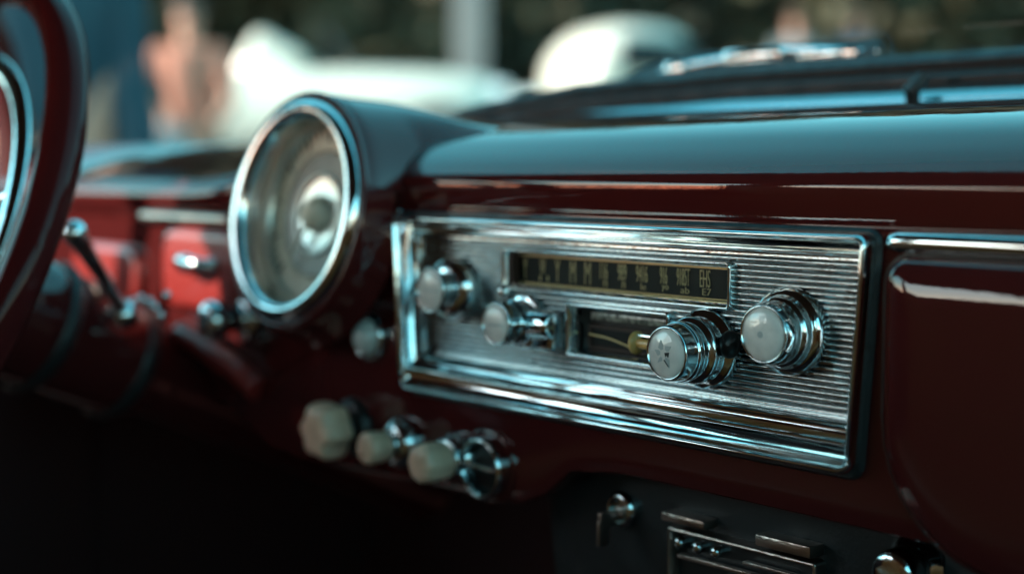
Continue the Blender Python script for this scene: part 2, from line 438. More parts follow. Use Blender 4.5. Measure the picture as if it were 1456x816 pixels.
link('knob', mesh(*rlathe(sm([(.0060, .013), (.0084, .0145), (.0094, .0175), (.0101, .0245), (.0096, .0295), (.0074, .0312), (.0001, .0320)], 4), b2)), 'ivory', k2)
b3 = on_y(655, 650, FACE); k3 = sub('pull_knob', b3)
link('escutcheon', mesh(*rlathe(sm([(.0150, -.001), (.0150, .004), (.0132, .007), (.0125, .012), (.011, .013)], 4), b3)), 'chrome', k3)
link('knob', mesh(*rlathe(sm([(.0095, .011), (.0106, .013), (.0115, .0185), (.0117, .0255), (.0107, .0308), (.0068, .0332), (.0001, .0337)], 4), b3, 72, lambda t, h: 1+.025*math.cos(8*t))), 'ivory', k3)
b4 = on_y(681, 666, -.005); b4.y = FACE; k4 = sub('lighter_socket', b4)
link('ring', mesh(*rlathe(sm([(.0182, -.001), (.0185, .004), (.0182, .0072), (.0170, .0088), (.0156, .0084), (.0148, .0066), (.0144, .0046), (.0143, .0016)], 4), b4)), 'chrome', k4)
link('well', mesh(*rlathe([(.0144, .0060), (.0140, .0034), (.0130, .0020), (.0001, .0018)], b4)), 'black', k4)
link('element_bar', mesh(*box((b4.x, FACE-.0034, b4.z-.0005), (.0262, .0022, .0022), .0006)), 'chrome', k4)
link('socket_plate', mesh(*flat_panel(b4.x-.0225, b4.x+.0225, b4.z-.0215, b4.z+.0225, .020, FACE, .0014, .004)), 'paint', k4)

# =================================================================== RADIO
radio = empty('car_radio', (-.015, 0, .968), 'chrome framed car radio with ribbed metal faceplate and four pearl capped knobs', 'car radio')
X0, X1, Z0, Z1 = -.1885, .1580, .9140, 1.0218
def taper(V):
    xc = -.0152; out = []
    for v in V:
        t = (v[2]-Z0)/(Z1-Z0); k = .957+.043*t
        out.append((xc+(v[0]-xc)*k, v[1], v[2]))
    return out
# per side profiles (inset, y)
side_t = [(0, .004), (.0002, -.004), (.0012, -.0072), (.0026, -.0075), (.0040, -.0055), (.0050, -.001), (.0068, .0035), (.0082, .0048), (.0094, .0030), (.0106, .0035), (.0118, .0070), (.0128, .0100)]
side_b = [(0, .004), (.0002, -.0045), (.0014, -.0078), (.0030, -.0080), (.0045, -.0052), (.0075, -.0026), (.0115, -.0022), (.0135, -.0048), (.0150, -.0050), (.0166, -.0006), (.0180, .0018), (.0196, .0012), (.0214, -.0006), (.0224, .0010), (.0229, .0055), (.0232, .0100)]
side_l = [(0, .004), (.0002, -.004), (.0010, -.0072), (.0022, -.0076), (.0034, -.0058), (.0044, -.0025), (.0056, .0008), (.0066, .0024), (.0076, .0034), (.0086, .0052), (.0096, .0080), (.0104, .0100)]
prof = []
def resamp(p, n=60):
    p = np.array(sm(p, 8)); d = np.r_[0, np.cumsum(np.linalg.norm(np.diff(p, axis=0), axis=1))]; t = np.linspace(0, d[-1], n)
    return [(float(a), float(b)) for a, b in zip(np.interp(t, d, p[:, 0]), np.interp(t, d, p[:, 1]))]
st, sb, sd = resamp(side_t), resamp(side_b), resamp(side_l)
for a, b, c in zip(st, sb, sd):
    prof.append((c[0], c[0], a[0], b[0], c[1], c[1], a[1], b[1]))
V, Fc = ring_frame(X0, X1, Z0, Z1, prof, .0062, 8)
link('bezel', mesh(taper(V), Fc), 'chrome_long', radio, edge=180)
# dark joint line between the bezel and the dash face
link('gasket', mesh(*[(taper(v), f) for v, f in [simple_frame(X0-.0028, X1+.0028, Z0-.0032, Z1+.0022, [(0, FACE-.001), (.0015, FACE-.0030), (.006, FACE-.003)], .008)]][0]), 'rubber', radio)

# ribbed faceplate with openings for the two windows
YF = .0100
DX0, DX1, DZ0, DZ1 = -.0965, .0690, .9832, 1.0028          # dial window
TX0, TX1, TZ0, TZ1 = -.0425, .0300, .9497, .9752          # tape window
fx0, fx1, fz0, fz1 = X0+.0100, X1-.0100, Z0+.0228, Z1-.0125
def holes(z):
    h = []
    if DZ0+.001 < z < DZ1-.001: h.append((DX0+.001, DX1-.001))
    if TZ0+.001 < z < TZ1-.001: h.append((TX0+.001, TX1-.001))
    return h
pitch = .00285
NZ = 10
zz = []; n_r = int((fz1-fz0)/pitch)+1
for k in range(n_r):
    for j in range(NZ):
        p = j/NZ
        z = fz0+(k+p)*pitch
        if z > fz1: break
        q = abs(2*p-1)
        zz.append((z, YF+.0005-.0017*math.sqrt(max(1-(q**2.4)*.98, 0))))
V = []; Fc = []
xcuts = sorted({fx0, fx1, DX0+.001, DX1-.001, TX0+.001, TX1-.001})
def sag(x, z): return 0
for i, ((za, ya), (zb, yb)) in enumerate(zip(zz, zz[1:])):
    hs_ = holes((za+zb)/2)
    for xa, xb in zip(xcuts, xcuts[1:]):
        if any(h0-1e-6 <= xa and xb <= h1+1e-6 for h0, h1 in hs_): continue
        n = len(V); V += [(xa, ya, za), (xb, ya, za), (xb, yb, zb), (xa, yb, zb)]; Fc.append((n, n+1, n+2, n+3))
link('faceplate', mesh(taper(V), Fc), 'ribbed', radio, edge=50)
link('faceplate_edge', mesh(*[(taper(v), f) for v, f in [simple_frame(fx0-.001, fx1+.001, fz0-.001, fz1+.001, [(0, YF-.0005), (.0004, YF-.0016), (.0016, YF-.0017), (.0022, YF+.0005)], .003)]][0]), 'ribbed', radio)

# dial window
dw = bpy.data.objects.new('dial_window', None); COL.objects.link(dw); dw.parent = radio
dw.location = Vector((-.0137, YF, .993))-Vector(radio.location)
link('frame', mesh(*simple_frame(DX0-.0022, DX1+.0024, DZ0-.0024, DZ1+.0024, sm([(0, YF+.001), (.0002, YF-.0034), (.0011, YF-.0046), (.0020, YF-.0040), (.0030, YF-.0012), (.0036, YF+.0034), (.0038, YF+.0060)], 3), .0032, 6)), 'chrome', dw)
DY = YF+.0052
link('dial_face', mesh(*box(((DX0+DX1)/2, DY+.002, (DZ0+DZ1)/2), (DX1-DX0+.002, .004, DZ1-DZ0+.002))), 'dial', dw)
link('edge_line', mesh(*box(((DX0+DX1)/2, DY-.0004, DZ1-.0021), (DX1-DX0-.003, .0008, .0009))), 'gold', dw)
link('edge_line', mesh(*box(((DX0+DX1)/2, DY-.0004, DZ0+.0019), (DX1-DX0-.003, .0008, .0005))), 'gold', dw)
link('side_wall', mesh(*box((DX0+.0020, YF+.0016, (DZ0+DZ1)/2), (.0034, .0064, DZ1-DZ0-.002), .0006)), 'brown', dw)
def text_part(txt, x, z, w_, h_, y, m, parent, name='numeral'):
    cu = bpy.data.curves.new('t', 'FONT'); cu.body = txt; cu.align_x = 'CENTER'; cu.extrude = .02; cu.offset = -.014; cu.resolution_u = 3
    t = bpy.data.objects.new('t', cu); COL.objects.link(t)
    dg = bpy.context.evaluated_depsgraph_get(); me = bpy.data.meshes.new_from_object(t.evaluated_get(dg))
    bpy.data.objects.remove(t); bpy.data.curves.remove(cu)
    xs_ = [v.co.x for v in me.vertices]; ys_ = [v.co.y for v in me.vertices]
    if not xs_: return
    ax, bx, ay, by = min(xs_), max(xs_), min(ys_), max(ys_)
    for v in me.vertices:
        v.co = Vector((x+((v.co.x-ax)/(bx-ax)-.5)*w_, y-(v.co.z+.02)*.008, z+(v.co.y-ay)/(by-ay)*h_))
    link(name, me, m, parent, smooth=False)
zt = DZ0+.0038
for px, top, w_, low, lw in ((747, 'Y', 10, '', 0), (772, 'W', 13, '. .', 18), (793, 'Y', 11, '', 0), (815, 'M', 12, '', 0), (836, 'M', 13, '', 0), (859, '116', 16, 'n', 7),
                             (885, '989', 18, 'n', 6), (913, '9416', 23, 'le', 9), (944, '916', 14, 'yo', 11), (972, '9185T', 25, 'ab', 14), (1003, 'EHS', 19, 'E7', 14)):
    c = on_y(px, 395, DY); s = .00037
    text_part(top, c.x, zt+.0036 if low else zt, w_*s*.95, .0088 if low else .0122, DY-.0001, 'numeral', dw)
    if low: text_part(low, c.x+.0012, zt-.0003, lw*s*1.1, .0033, DY-.0001, 'numeral', dw)
link('glass', mesh(*box(((DX0+DX1)/2, YF-.0004, (DZ0+DZ1)/2), (DX1-DX0-.004, .0006, DZ1-DZ0-.004))), 'gauge_glass', dw)

# tape window with mottled strip, brass pointer and ivory lever
tw = bpy.data.objects.new('tape_window', None); COL.objects.link(tw); tw.parent = radio
tw.location = Vector((-.006, YF, .962))-Vector(radio.location)
link('frame', mesh(*simple_frame(TX0-.0024, TX1+.002, TZ0-.0022, TZ1+.0026, sm([(0, YF+.001), (.0002, YF-.0034), (.0011, YF-.0050), (.0022, YF-.0046), (.0032, YF-.0012), (.0038, YF+.0034), (.0040, YF+.0080)], 3), .0026, 5)), 'chrome', tw)
TY = YF+.0075
link('back_plate', mesh(*box(((TX0+TX1)/2, TY+.002, (TZ0+TZ1)/2), (TX1-TX0+.002, .004, TZ1-TZ0+.002))), 'black', tw)
link('mottled_strip', mesh(*box((-.004, TY-.002, TZ1-.0050), (.060, .003, .0042), .0008)), 'chip', tw)
link('tape_panel', mesh(*simple_frame(TX0+.0055, TX1-.002, TZ0+.0018, TZ1-.0096, [(0, TY-.0005), (.0003, TY-.0022), (.0022, TY-.0022), (.0026, TY-.0004)], .0008, 3)), 'brown', tw)
link('dark_panel', mesh(*box(((TX0+TX1)/2+.002, TY-.0003, TZ0+.0085), (TX1-TX0-.010, .0016, .0125))), 'dial', tw)
pt = [on_y(838, 475, TY-.003), on_y(862, 480, TY-.003), on_y(888, 490, TY-.003), on_y(904, 498, TY-.003)]
link('pointer', mesh(*tube(sm([tuple(p) for p in pt], 6), .00055, 8)), 'gold', tw)
lv = on_y(904, 487, YF-.004)
link('lever_head', mesh(*lathe(sm([(.0001, -.0018), (.003, -.0016), (.0058, 0), (.0061, .0010), (.0050, .0022), (.0034, .0030)], 3), lv, (1, 0, 0), 32)), 'amber', tw)
link('lever_shaft', mesh(*lathe([(.0030, .001), (.0030, .020), (.0001, .020)], lv, (1, 0, 0), 24)), 'amber', tw)
link('lever_rod', mesh(*box((lv.x+.011, lv.y-.0006, lv.z+.0036), (.020, .003, .0022), .0006)), 'chrome', tw)

# four knobs
def radio_knob(bx, bz, prof, capd, capr, cap_tilt=None):
    base = Vector((bx, YF-.0008, bz))
    k = bpy.data.objects.new('tuning_knob', None); COL.objects.link(k); k.parent = radio; k.location = base-Vector(radio.location); k.empty_display_size = .02
    link('skirt', mesh(*rlathe(sm(prof, 4), base, 72)), 'chrome', k, edge=60)
    dome = [(capr*math.cos(a)+1e-6, capd+.0028*math.sin(a)) for a in np.linspace(0, math.pi/2, 10)]
    link('cap', mesh(*rlathe(dome, base, 64)), 'pearl', k)
    rim = sm([(capr-.0003, capd+.0002), (capr+.0003, capd+.0011), (capr+.0011, capd+.0009), (capr+.0014, capd-.001)], 3)
    link('cap_rim', mesh(*rlathe(rim, base, 72)), 'chrome', k)
    return k, base
K1 = [(.0190, 0), (.0196, .002), (.0190, .0050), (.0165, .0085), (.0125, .0105), (.0095, .0112), (.0090, .0125), (.0088, .0160), (.0095, .0165), (.0120, .0172), (.0136, .0185), (.0138, .0205)]
ka, ba = radio_knob(-.1438, .9785, K1, .0200, .0122)
K2 = [(.0150, 0), (.0155, .003), (.0148, .005), (.0118, .006), (.0112, .009), (.0126, .0100), (.0130, .0130), (.0118, .0145), (.0108, .0155), (.0110, .0185), (.0122, .0200), (.0124, .0245)]
kb2, bb = radio_knob(-.0785, .9640, K2, .0245, .0108)
K3 = [(.0192, 0), (.0200, .0015), (.0197, .0035), (.0172, .0050), (.0160, .0060), (.0158, .0095), (.0166, .0105), (.0166, .0130), (.0148, .0142), (.0138, .0152), (.0138, .0182), (.0150, .0192), (.0150, .0218), (.0142, .0228), (.0140, .0250), (.0136, .0295)]
kc, bc = radio_knob(.0545, .9610, K3, .0293, .0120)
K4 = [(.0205, 0), (.0210, .0015), (.0205, .0045), (.0185, .0062), (.0172, .0070), (.0168, .0100), (.0156, .0112), (.0148, .0120), (.0146, .0150), (.0152, .0158), (.0150, .0180), (.0140, .0205)]
kd, bd = radio_knob(.1062, .9742, K4, .0203, .0124)
# inlays on the caps
def patch(base, d, poly, th, m, k, name='inlay'):
    n = len(poly); V = [(base.x+x, base.y-d, base.z+z) for x, z in poly]+[(base.x+x, base.y-d+th, base.z+z) for x, z in poly]
    Fc = [tuple(range(n)), tuple(range(2*n-1, n-1, -1))]+[(i, (i+1) % n, n+(i+1) % n, n+i) for i in range(n)]
    link(name, mesh(V, Fc), m, k, smooth=False)
patch(ba, .0229, [(-.010, -.0004), (.010, -.0004), (.010, .0003), (-.010, .0003)], .0012, 'petal', ka)
patch(bb, .0274, [(-.007, -.0012), (.007, -.0006), (.007, .0001), (-.002, .0003), (-.007, -.0006)], .0012, 'petal', kb2)
for a, l, wd in ((1.9, .0068, .0026), (2.9, .0062, .0022), (.7, .0060, .0024), (5.2, .0074, .0020), (4.0, .006, .0016)):
    ca, sa = math.cos(a), math.sin(a)
    patch(bc, .03205, [(.0008*ca, .0008*sa), (l*.55*ca-wd*sa, l*.55*sa+wd*ca), (l*ca, l*sa), (l*.6*ca+wd*.4*sa, l*.6*sa-wd*.4*ca)], .0011, 'petal', kc)
patch(bc, .0324, [(.0008, .0006), (.0036, .0010), (.0030, -.0016), (.0022, -.0004), (.0014, -.0014)], .0010, 'black', kc)
patch(bc, .0323, [(.0002, -.0030), (.0006, -.0028), (.0034, -.0058), (.0031, -.0060)], .0010, 'black', kc)
patch(bd, .0232, [(.0016*math.cos(a), .0016*math.sin(a)) for a in np.linspace(0, 2*math.pi, 14)[:-1]], .0012, 'petal', kd)
# side stud on knob three, dark notch on knob one, selector block beside knob two
sp = Vector((.0735, bc.y-.0055, .9652))
link('side_stud', mesh(*sphere(sp, .0048, 14, (1.0, 1.25, 1.45))), 'black', kc)
link('notch', mesh(*box((ba.x-.0098, ba.y-.0108, ba.z+.003), (.003, .003, .0055), .0008)), 'black', ka)
link('selector_block', mesh(*join(box((-.0578, YF-.0052, .9600), (.017, .011, .021), .003, 3),
     lathe(sm([(.0001, 0), (.006, .001), (.0085, .004), (.0085, .020), (.0070, .024), (.0001, .0245)], 3), (-.0735, YF-.0075, .9640), (1, 0, 0), 40))), 'chrome', radio)
link('stud', mesh(*sphere(on_y(718, 414, YF-.003), .0044, 14)), 'chrome', radio)

# =================================================================== SPEEDOMETER
spd = empty('speedometer', SPC, 'round speedometer with deep chrome bezel and cream dial', 'speedometer')
AX = (SPX, SPU, SPN)
SR = .940
def lathe_s(prof, *a, **k): return lathe([(r*SR, h) for r, h in prof], *a, **k)
bz = sm([(.0760, -.004), (.0780, .002), (.0775, .0070), (.0752, .0108), (.0715, .0126), (.0675, .0118), (.0645, .0085), (.0632, .0030), (.0630, -.004)], 4)
link('bezel', mesh(*lathe_s(bz, SPC, SPN, 128, axes=AX)), 'chrome', spd, edge=180)
link('inner_cone', mesh(*lathe_s(sm([(.0634, .000), (.0630, -.008), (.0618, -.012), (.0610, -.0130), (.0604, -.0150), (.0600, -.018)], 3), SPC, SPN, 96, axes=AX)), 'satin', spd)
link('dial_face', mesh(*lathe_s([(.0625, -.0130), (.0475, -.0145), (.0470, -.0122), (.0455, -.0118), (.0440, -.0142), (.0001, -.0150)], SPC, SPN, 96, axes=AX)), 'cream', spd)
link('inner_ring', mesh(*lathe_s([(.0440, -.0136), (.0435, -.0128), (.0300, -.0133), (.0295, -.0142)], SPC, SPN, 96, axes=AX)), 'dial_grey', spd)
link('centre_disc', mesh(*lathe_s(sm([(.030, -.0150), (.0295, -.0120), (.0280, -.0108), (.0262, -.0118), (.0255, -.0135), (.0001, -.0138)], 3), SPC, SPN, 72, axes=AX)), 'satin', spd)
link('hub', mesh(*lathe_s([(.0135*math.cos(a)+1e-6, -.0140+.013*math.sin(a)) for a in np.linspace(0, math.pi/2, 12)], SPC, SPN, 48, axes=AX)), 'cream', spd)
c0 = SPC+SPN*(-.0075)
nd = (SPX*-.55+SPU*-.83).normalized()
side = SPN.cross(nd)
link('needle', mesh(*tube([c0-nd*.012, c0+nd*.02, c0+nd*.052], [.0022, .0018, .0006], 8, 1, .5)), 'cream', spd)
tk = []
for i in range(41):
    a = R_(225-270*i/40); big = i % 4 == 0
    d0 = SPX*math.cos(a)+SPU*math.sin(a); l = .009 if big else .005
    tt = SPN.cross(d0)*(.0008 if big else .0004)
    p0, p1 = SPC+SPN*-.0124+d0*.0575, SPC+SPN*-.0130+d0*(.0575-l)
    tk.append(([p0-tt, p0+tt, p1+tt, p1-tt, p0-tt-SPN*.002, p0+tt-SPN*.002, p1+tt-SPN*.002, p1-tt-SPN*.002], [(0, 1, 2, 3), (0, 1, 5, 4), (1, 2, 6, 5), (2, 3, 7, 6), (3, 0, 4, 7)]))
link('tick_marks', mesh(*join(*tk)), 'black', spd, smooth=False)
link('glass', mesh(*lathe_s([(.0634, .0000), (.04, .0020), (.0001, .0026)], SPC, SPN, 64, axes=AX)), 'gauge_glass', spd)

# =================================================================== STEERING WHEEL AND COLUMN
WC = Vector((-.471, -.224, .9912)); WR = .2048; WT = .4486; WW = .0838
ex = Vector((math.cos(WW), math.sin(WW), 0)); ey = Vector((0, math.sin(WT), math.cos(WT))); wn = ex.cross(ey).normalized()
ey = wn.cross(ex).normalized()
if wn.y > 0: wn = -wn                      # towards the driver
wh = empty('steering_wheel', WC, 'dark maroon steering wheel with chrome horn ring at the driver side', 'steering wheel')
def circ(c, r, n, h=0, a0=0, a1=2*math.pi): return [c+ex*(r*math.cos(a))+ey*(r*math.sin(a))+wn*h for a in np.linspace(a0, a1, n)]
def ring_sweep(c, prof, n=160):
    rows = []
    for a in np.linspace(0, 2*math.pi, n, endpoint=False):
        d = ex*math.cos(a)+ey*math.sin(a)
        rows.append([c+d*r+wn*h for r, h in prof])
    return grid(rows, closed_u=True, closed_v=True)
pr = []
for a in np.linspace(0, 2*math.pi, 28, endpoint=False):
    rr = .0128*(1+.10*math.cos(2*a))
    pr.append((WR+rr*math.cos(a)*.92, rr*math.sin(a)*1.12))
link('rim', mesh(*ring_sweep(WC, pr)), 'wheel', wh, edge=180)
HC = WC+wn*(-.006)
hr = []
for a in np.linspace(0, 2*math.pi, 16, endpoint=False): hr.append((.1510+.0075*math.cos(a), .0042*math.sin(a)))
link('horn_ring', mesh(*ring_sweep(HC, hr)), 'chrome', wh, edge=180)
link('hub', mesh(*lathe(sm([(.045, -.045), (.048, -.02), (.044, .004), (.030, .016), (.0001, .020)], 4), WC, wn, 64)), 'paint', wh)
for a in (R_(205), R_(-25), R_(90)):
    d = ex*math.cos(a)+ey*math.sin(a)
    link('spoke', mesh(*tube([WC+d*.03-wn*.02, WC+d*.10-wn*.014, WC+d*(WR-.004)], [.017, .012, .009], 14, 1, .55)), 'paint', wh)
for a in (R_(160), R_(20)):
    d = ex*math.cos(a)+ey*math.sin(a)
    link('horn_spoke', mesh(*tube([WC+d*.03-wn*.004, HC+d*.15], [.005, .0035], 10)), 'chrome', wh)

cax = -wn
colm = empty('steering_column', WC+cax*.05, 'dark maroon steering column with black collars and indicator stalk', 'steering column')
link('shroud', mesh(*lathe(sm([(.030, .045), (.044, .055), (.0475, .08), (.0480, .124), (.0440, .128), (.0440, .134), (.0465, .138), (.0440, .196), (.0405, .2), (.0405, .206), (.0420, .209), (.036, .24), (.032, .36), (.031, .55)], 3), WC, cax, 72)), 'paint', colm, edge=60)
link('collar', mesh(*lathe(sm([(.0485, .121), (.0500, .124), (.0500, .129), (.0475, .133), (.0445, .134)], 3), WC, cax, 72)), 'rubber', colm)
link('collar', mesh(*lathe(sm([(.0445, .192), (.0460, .195), (.0458, .201), (.0425, .205)], 3), WC, cax, 72)), 'rubber', colm)
s0 = on_y(178, 447, -.085); s1 = on_y(106, 331, -.135)
stk = link('indicator_stalk', mesh(*tube([s0, s0*.65+s1*.35+Vector((0, 0, .001)), s0*.2+s1*.8, s0*.1+s1*.9], [.0052, .0046, .0058, .0068], 18)), 'chrome', colm)
link('stalk_boss', mesh(*sphere(s0, .010, 14)), 'chrome', colm)
link('stalk_tip', mesh(*join(sphere(s1, .0082, 16), lathe([(.0066, 0), (.0074, .006), (.0060, .014)], s1, (s0-s1), 24))), 'chrome', colm)

for px, py in ((188, 430), (200, 424), (213, 429), (221, 437), (229, 449), (238, 420)):  # small chrome beads added to give sun glints along the column
    link('glint_bead', mesh(*sphere(on_y(px, py, -.075), .0030, 10)), 'chrome', colm)
# =================================================================== UNDER THE DASH
und = empty('under_dash_panel', (.1, .03, .83), 'charcoal painted panel under the dashboard with a key barrel and a dark knob', 'panel')
UY = .034
rows = []
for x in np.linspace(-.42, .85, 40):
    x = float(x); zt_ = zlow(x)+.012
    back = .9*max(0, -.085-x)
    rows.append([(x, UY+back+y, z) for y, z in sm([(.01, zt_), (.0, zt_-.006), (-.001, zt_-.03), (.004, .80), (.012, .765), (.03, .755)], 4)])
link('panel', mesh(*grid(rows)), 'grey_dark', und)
kp = on_y(890, 722, UY)
link('key_barrel', mesh(*rlathe(sm([(.0105, -.001), (.0105, .004), (.0085, .0065), (.0065, .0065), (.006, .003), (.0001, .003)], 3), kp)), 'chrome', und)
link('key', mesh(*join(box(kp+Vector((0, -.012, -.004)), (.0025, .018, .009), .0008), box(kp+Vector((0, -.018, -.011)), (.0022, .008, .014), .0009))), 'dullmetal', und)
kq = on_y(1310, 803, UY)
link('knob', mesh(*rlathe(sm([(.0150, 0), (.0155, .004), (.012, .008), (.0105, .010), (.0115, .014), (.0110, .022), (.008, .025), (.0001, .0255)], 3), kq)), 'chrome', und)
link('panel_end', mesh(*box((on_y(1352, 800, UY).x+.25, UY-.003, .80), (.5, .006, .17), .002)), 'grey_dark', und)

hp0 = on_y(952, 745, UY-.006); 
hc = empty('heater_control', (hp0.x+.05, UY, hp0.z-.02), 'dim bronze framed heater control panel with sliders under the dashboard', 'control panel')
hx0, hx1 = hp0.x, on_y(1165, 790, UY-.006).x
hz1, hz0 = hp0.z, hp0.z-.036
link('frame', mesh(*simple_frame(hx0, hx1, hz0, hz1, sm([(0, UY+.001), (.0003, UY-.007), (.0012, UY-.0085), (.0024, UY-.008), (.0034, UY-.003), (.0036, UY)], 3), .002, 4)), 'dullmetal', hc)
link('back_plate', mesh(*box(((hx0+hx1)/2, UY-.0005, (hz0+hz1)/2), (hx1-hx0-.004, .003, hz1-hz0-.004))), 'black', hc)
w_ = hx1-hx0
link('tab', mesh(*box((hx0+.014, UY-.006, hz1+.0055), (.030, .012, .0045), .0012)), 'dullmetal', hc)
link('tab', mesh(*box((hx1-.018, UY-.006, hz1+.0052), (.034, .012, .0060), .0012)), 'dullmetal', hc)
link('slider_rail', mesh(*box((hx0+w_*.36, UY-.006, hz1-.0150), (w_*.58, .004, .0022), .0006)), 'dullmetal', hc)
link('slider_rail', mesh(*box((hx0+w_*.72, UY-.006, hz1-.0095), (w_*.38, .004, .0016), .0005)), 'dullmetal', hc)
link('slider_rail', mesh(*box((hx0+w_*.60, UY-.006, hz1-.0215), (w_*.50, .004, .0018), .0005)), 'dullmetal', hc)
for i in range(3):
    link('button', mesh(*rlathe(sm([(.0030, 0), (.0032, .004), (.0024, .006), (.0001, .0066)], 3), Vector((hx0+.0075+i*.0125, UY-.002, hz1-.0085)), 20)), 'chrome', hc)
for i in range(4):
    link('button', mesh(*rlathe(sm([(.0022, 0), (.0024, .003), (.0018, .005), (.0001, .0054)], 3), Vector((hx0+w_*.58+i*.0085, UY-.002, hz1-.0260+.001*(i % 2))), 16)), 'dullmetal', hc)

# =================================================================== CAR BODY AROUND THE DASHBOARD
car = empty('old_car', (0, -.5, .3), 'maroon car body with black windscreen seal and windscreen pillars', 'car body')
XL, XR = -.86, .84
bx = [float(v) for v in np.linspace(-.83, .83, 70)]
def base_z(x): return float(np.interp(x, [-.86, -.78, -.6, -.5, -.41, -.3, -.15, .2, .6, .86], [1.045, 1.047, 1.052, 1.064, 1.0825, 1.096, 1.101, 1.1025, 1.10, 1.08]))
rows = []
for x in bx:
    y, z = back_y(x)+.006, base_z(x)-.008
    rows.append([(x, y+a, z+b) for a, b in sm([(-.004, -.007), (-.0052, -.003), (-.0035, .001), (.001, .0045), (.008, .0085), (.0145, .0115), (.018, .0105)], 3)])
link('windscreen_moulding', mesh(*grid(rows)), 'moulding', car)
link('moulding_clip', mesh(*tube([(on_y(1290, 140, .25).x, .257, 1.088), (on_y(1295, 140, .25).x, .2505, 1.0985), (on_y(1300, 140, .25).x+.003, .256, 1.108)], [.004, .0055, .004], 10)), 'rubber', car)
rows = []
for x in bx:
    y, z = back_y(x)+.022, base_z(x)
    rows.append([(x, y+a, z+b) for a, b in sm([(-.004, -.002), (-.006, .006), (-.002, .010), (-.004, .016), (.002, .0215), (.012, .020), (.016, .004)], 3)])
link('windscreen_seal', mesh(*grid(rows)), 'rubber', car)
# cowl and bonnet outside
rows = []
for x in np.linspace(-.86, .86, 30):
    x = float(x); yb = back_y(x)+.03; zb = base_z(x)
    rows.append([(x, yb+d, zb+e-.10*(x/.86)**4*min(d, 1)) for d, e in ((0, .004), (.04, .004), (.12, -.004), (.4, -.02), (.8, -.045), (1.2, -.09), (1.38, -.16), (1.42, -.4))])
link('bonnet', mesh(*grid(rows)), 'paint', car)
# screen pane and header
def head(x): return (-.10-.12*(x/.86)**2, 1.43)
rows = []
for x in np.linspace(-.82, .82, 40):
    x = float(x); y0, z0 = back_y(x)+.026, base_z(x)+.010; y1, z1 = head(x)
    rows.append([(x*(1-.06*t), y0+(y1-y0)*t-.02*math.sin(math.pi*t), z0+(z1-z0)*t) for t in np.linspace(0, 1, 12)])
link('windscreen', mesh(*grid(rows)), 'glass', car)
for sx in (-1, 1):
    x = .835*sx
    y0 = back_y(x)+.0
    link('windscreen_pillar', mesh(*tube([(x, y0-.012, 1.02), (x, y0-.014, 1.08), (x*.995, y0-.03, 1.16), (x*.975, y0-.085, 1.28), (x*.94, head(x)[0]-.01, 1.43)], [.026, .022, .021, .022, .025], 14, .75, 1.2)), 'paint', car)
# roof shell
rows = []
for y in np.linspace(-.06, -2.0, 24):
    y = float(y); row = []
    for x in np.linspace(-.80, .80, 24):
        x = float(x); yy = y if y < -.1 else head(x)[0]+.0
        zr = 1.43+.05*(1-(x/.80)**2)*min(1, (-y)/.5) - .30*max(0, (-y-1.75)/.25)**1.5
        row.append((x, y-.10*(x/.80)**2*(1 if y > -.3 else 0), zr))
    rows.append(row)
V, Fc = grid(rows)
V2 = [(a, b, c+.03) for a, b, c in V]
Vr, Fr = join((V, Fc), (V2, Fc))
link('roof', mesh(Vr, Fr), 'headliner', car)
for sx in (-1, 1):
    link('roof_rail', mesh(*tube([(sx*.80, -.16, 1.432), (sx*.81, -.6, 1.448), (sx*.81, -1.1, 1.45), (sx*.80, -1.7, 1.44), (sx*.78, -2.0, 1.25)], .024, 12)), 'headliner', car)
    link('door_pillar', mesh(*box((sx*.835, -1.12, 1.22), (.04, .12, .5), .01)), 'headliner', car)
    # door: inner panel up to the sill with an open window above
    d = link('door', mesh(*join(box((sx*.865, -.55, .72), (.07, 1.28, .58), .02, 3), box((sx*.848, -.55, 1.015), (.09, 1.25, .035), .014, 3))), 'paint', car)
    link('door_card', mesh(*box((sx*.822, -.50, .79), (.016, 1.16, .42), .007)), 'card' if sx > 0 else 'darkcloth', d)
    link('rear_quarter', mesh(*box((sx*.865, -1.62, .70), (.07, .86, .56), .02)), 'paint', car)
link('rear_wall', mesh(*join(box((0, -2.06, .80), (1.74, .06, .68), .01), box((-.76, -2.0, 1.22), (.14, .05, .44), .01), box((.76, -2.0, 1.22), (.14, .05, .44), .01))), 'headliner', car)
link('parcel_shelf', mesh(*box((0, -1.93, 1.0), (1.6, .28, .03), .01)), 'darkcloth', car)
link('cabin_floor', mesh(*box((0, -.8, .33), (1.74, 2.6, .04))), 'darkcloth', car)
link('bulkhead', mesh(*join(box((0, .46, .62), (1.74, .04, .86)), box((0, .30, 1.0), (1.6, .30, .02)))), 'darkcloth', car)
for sx in (-1, 1):
    link('kick_board', mesh(*box((sx*.86, .26, .72), (.03, .42, .70))), 'darkcloth', car)
vp = [(-.10, 1.115), (-.14, 1.125), (-.58, 1.345), (-.62, 1.375), (-.62, 1.43), (-.10, 1.40)]  # out-of-view panel added and slanted to shade the driver's dash top
link('sun_blocker', mesh([(x, y, z) for x in (-.808, -.792) for y, z in vp], [tuple(range(6)), tuple(range(11, 5, -1))]+[(i, (i+1) % 6, 6+(i+1) % 6, 6+i) for i in range(6)]), 'headliner', car)
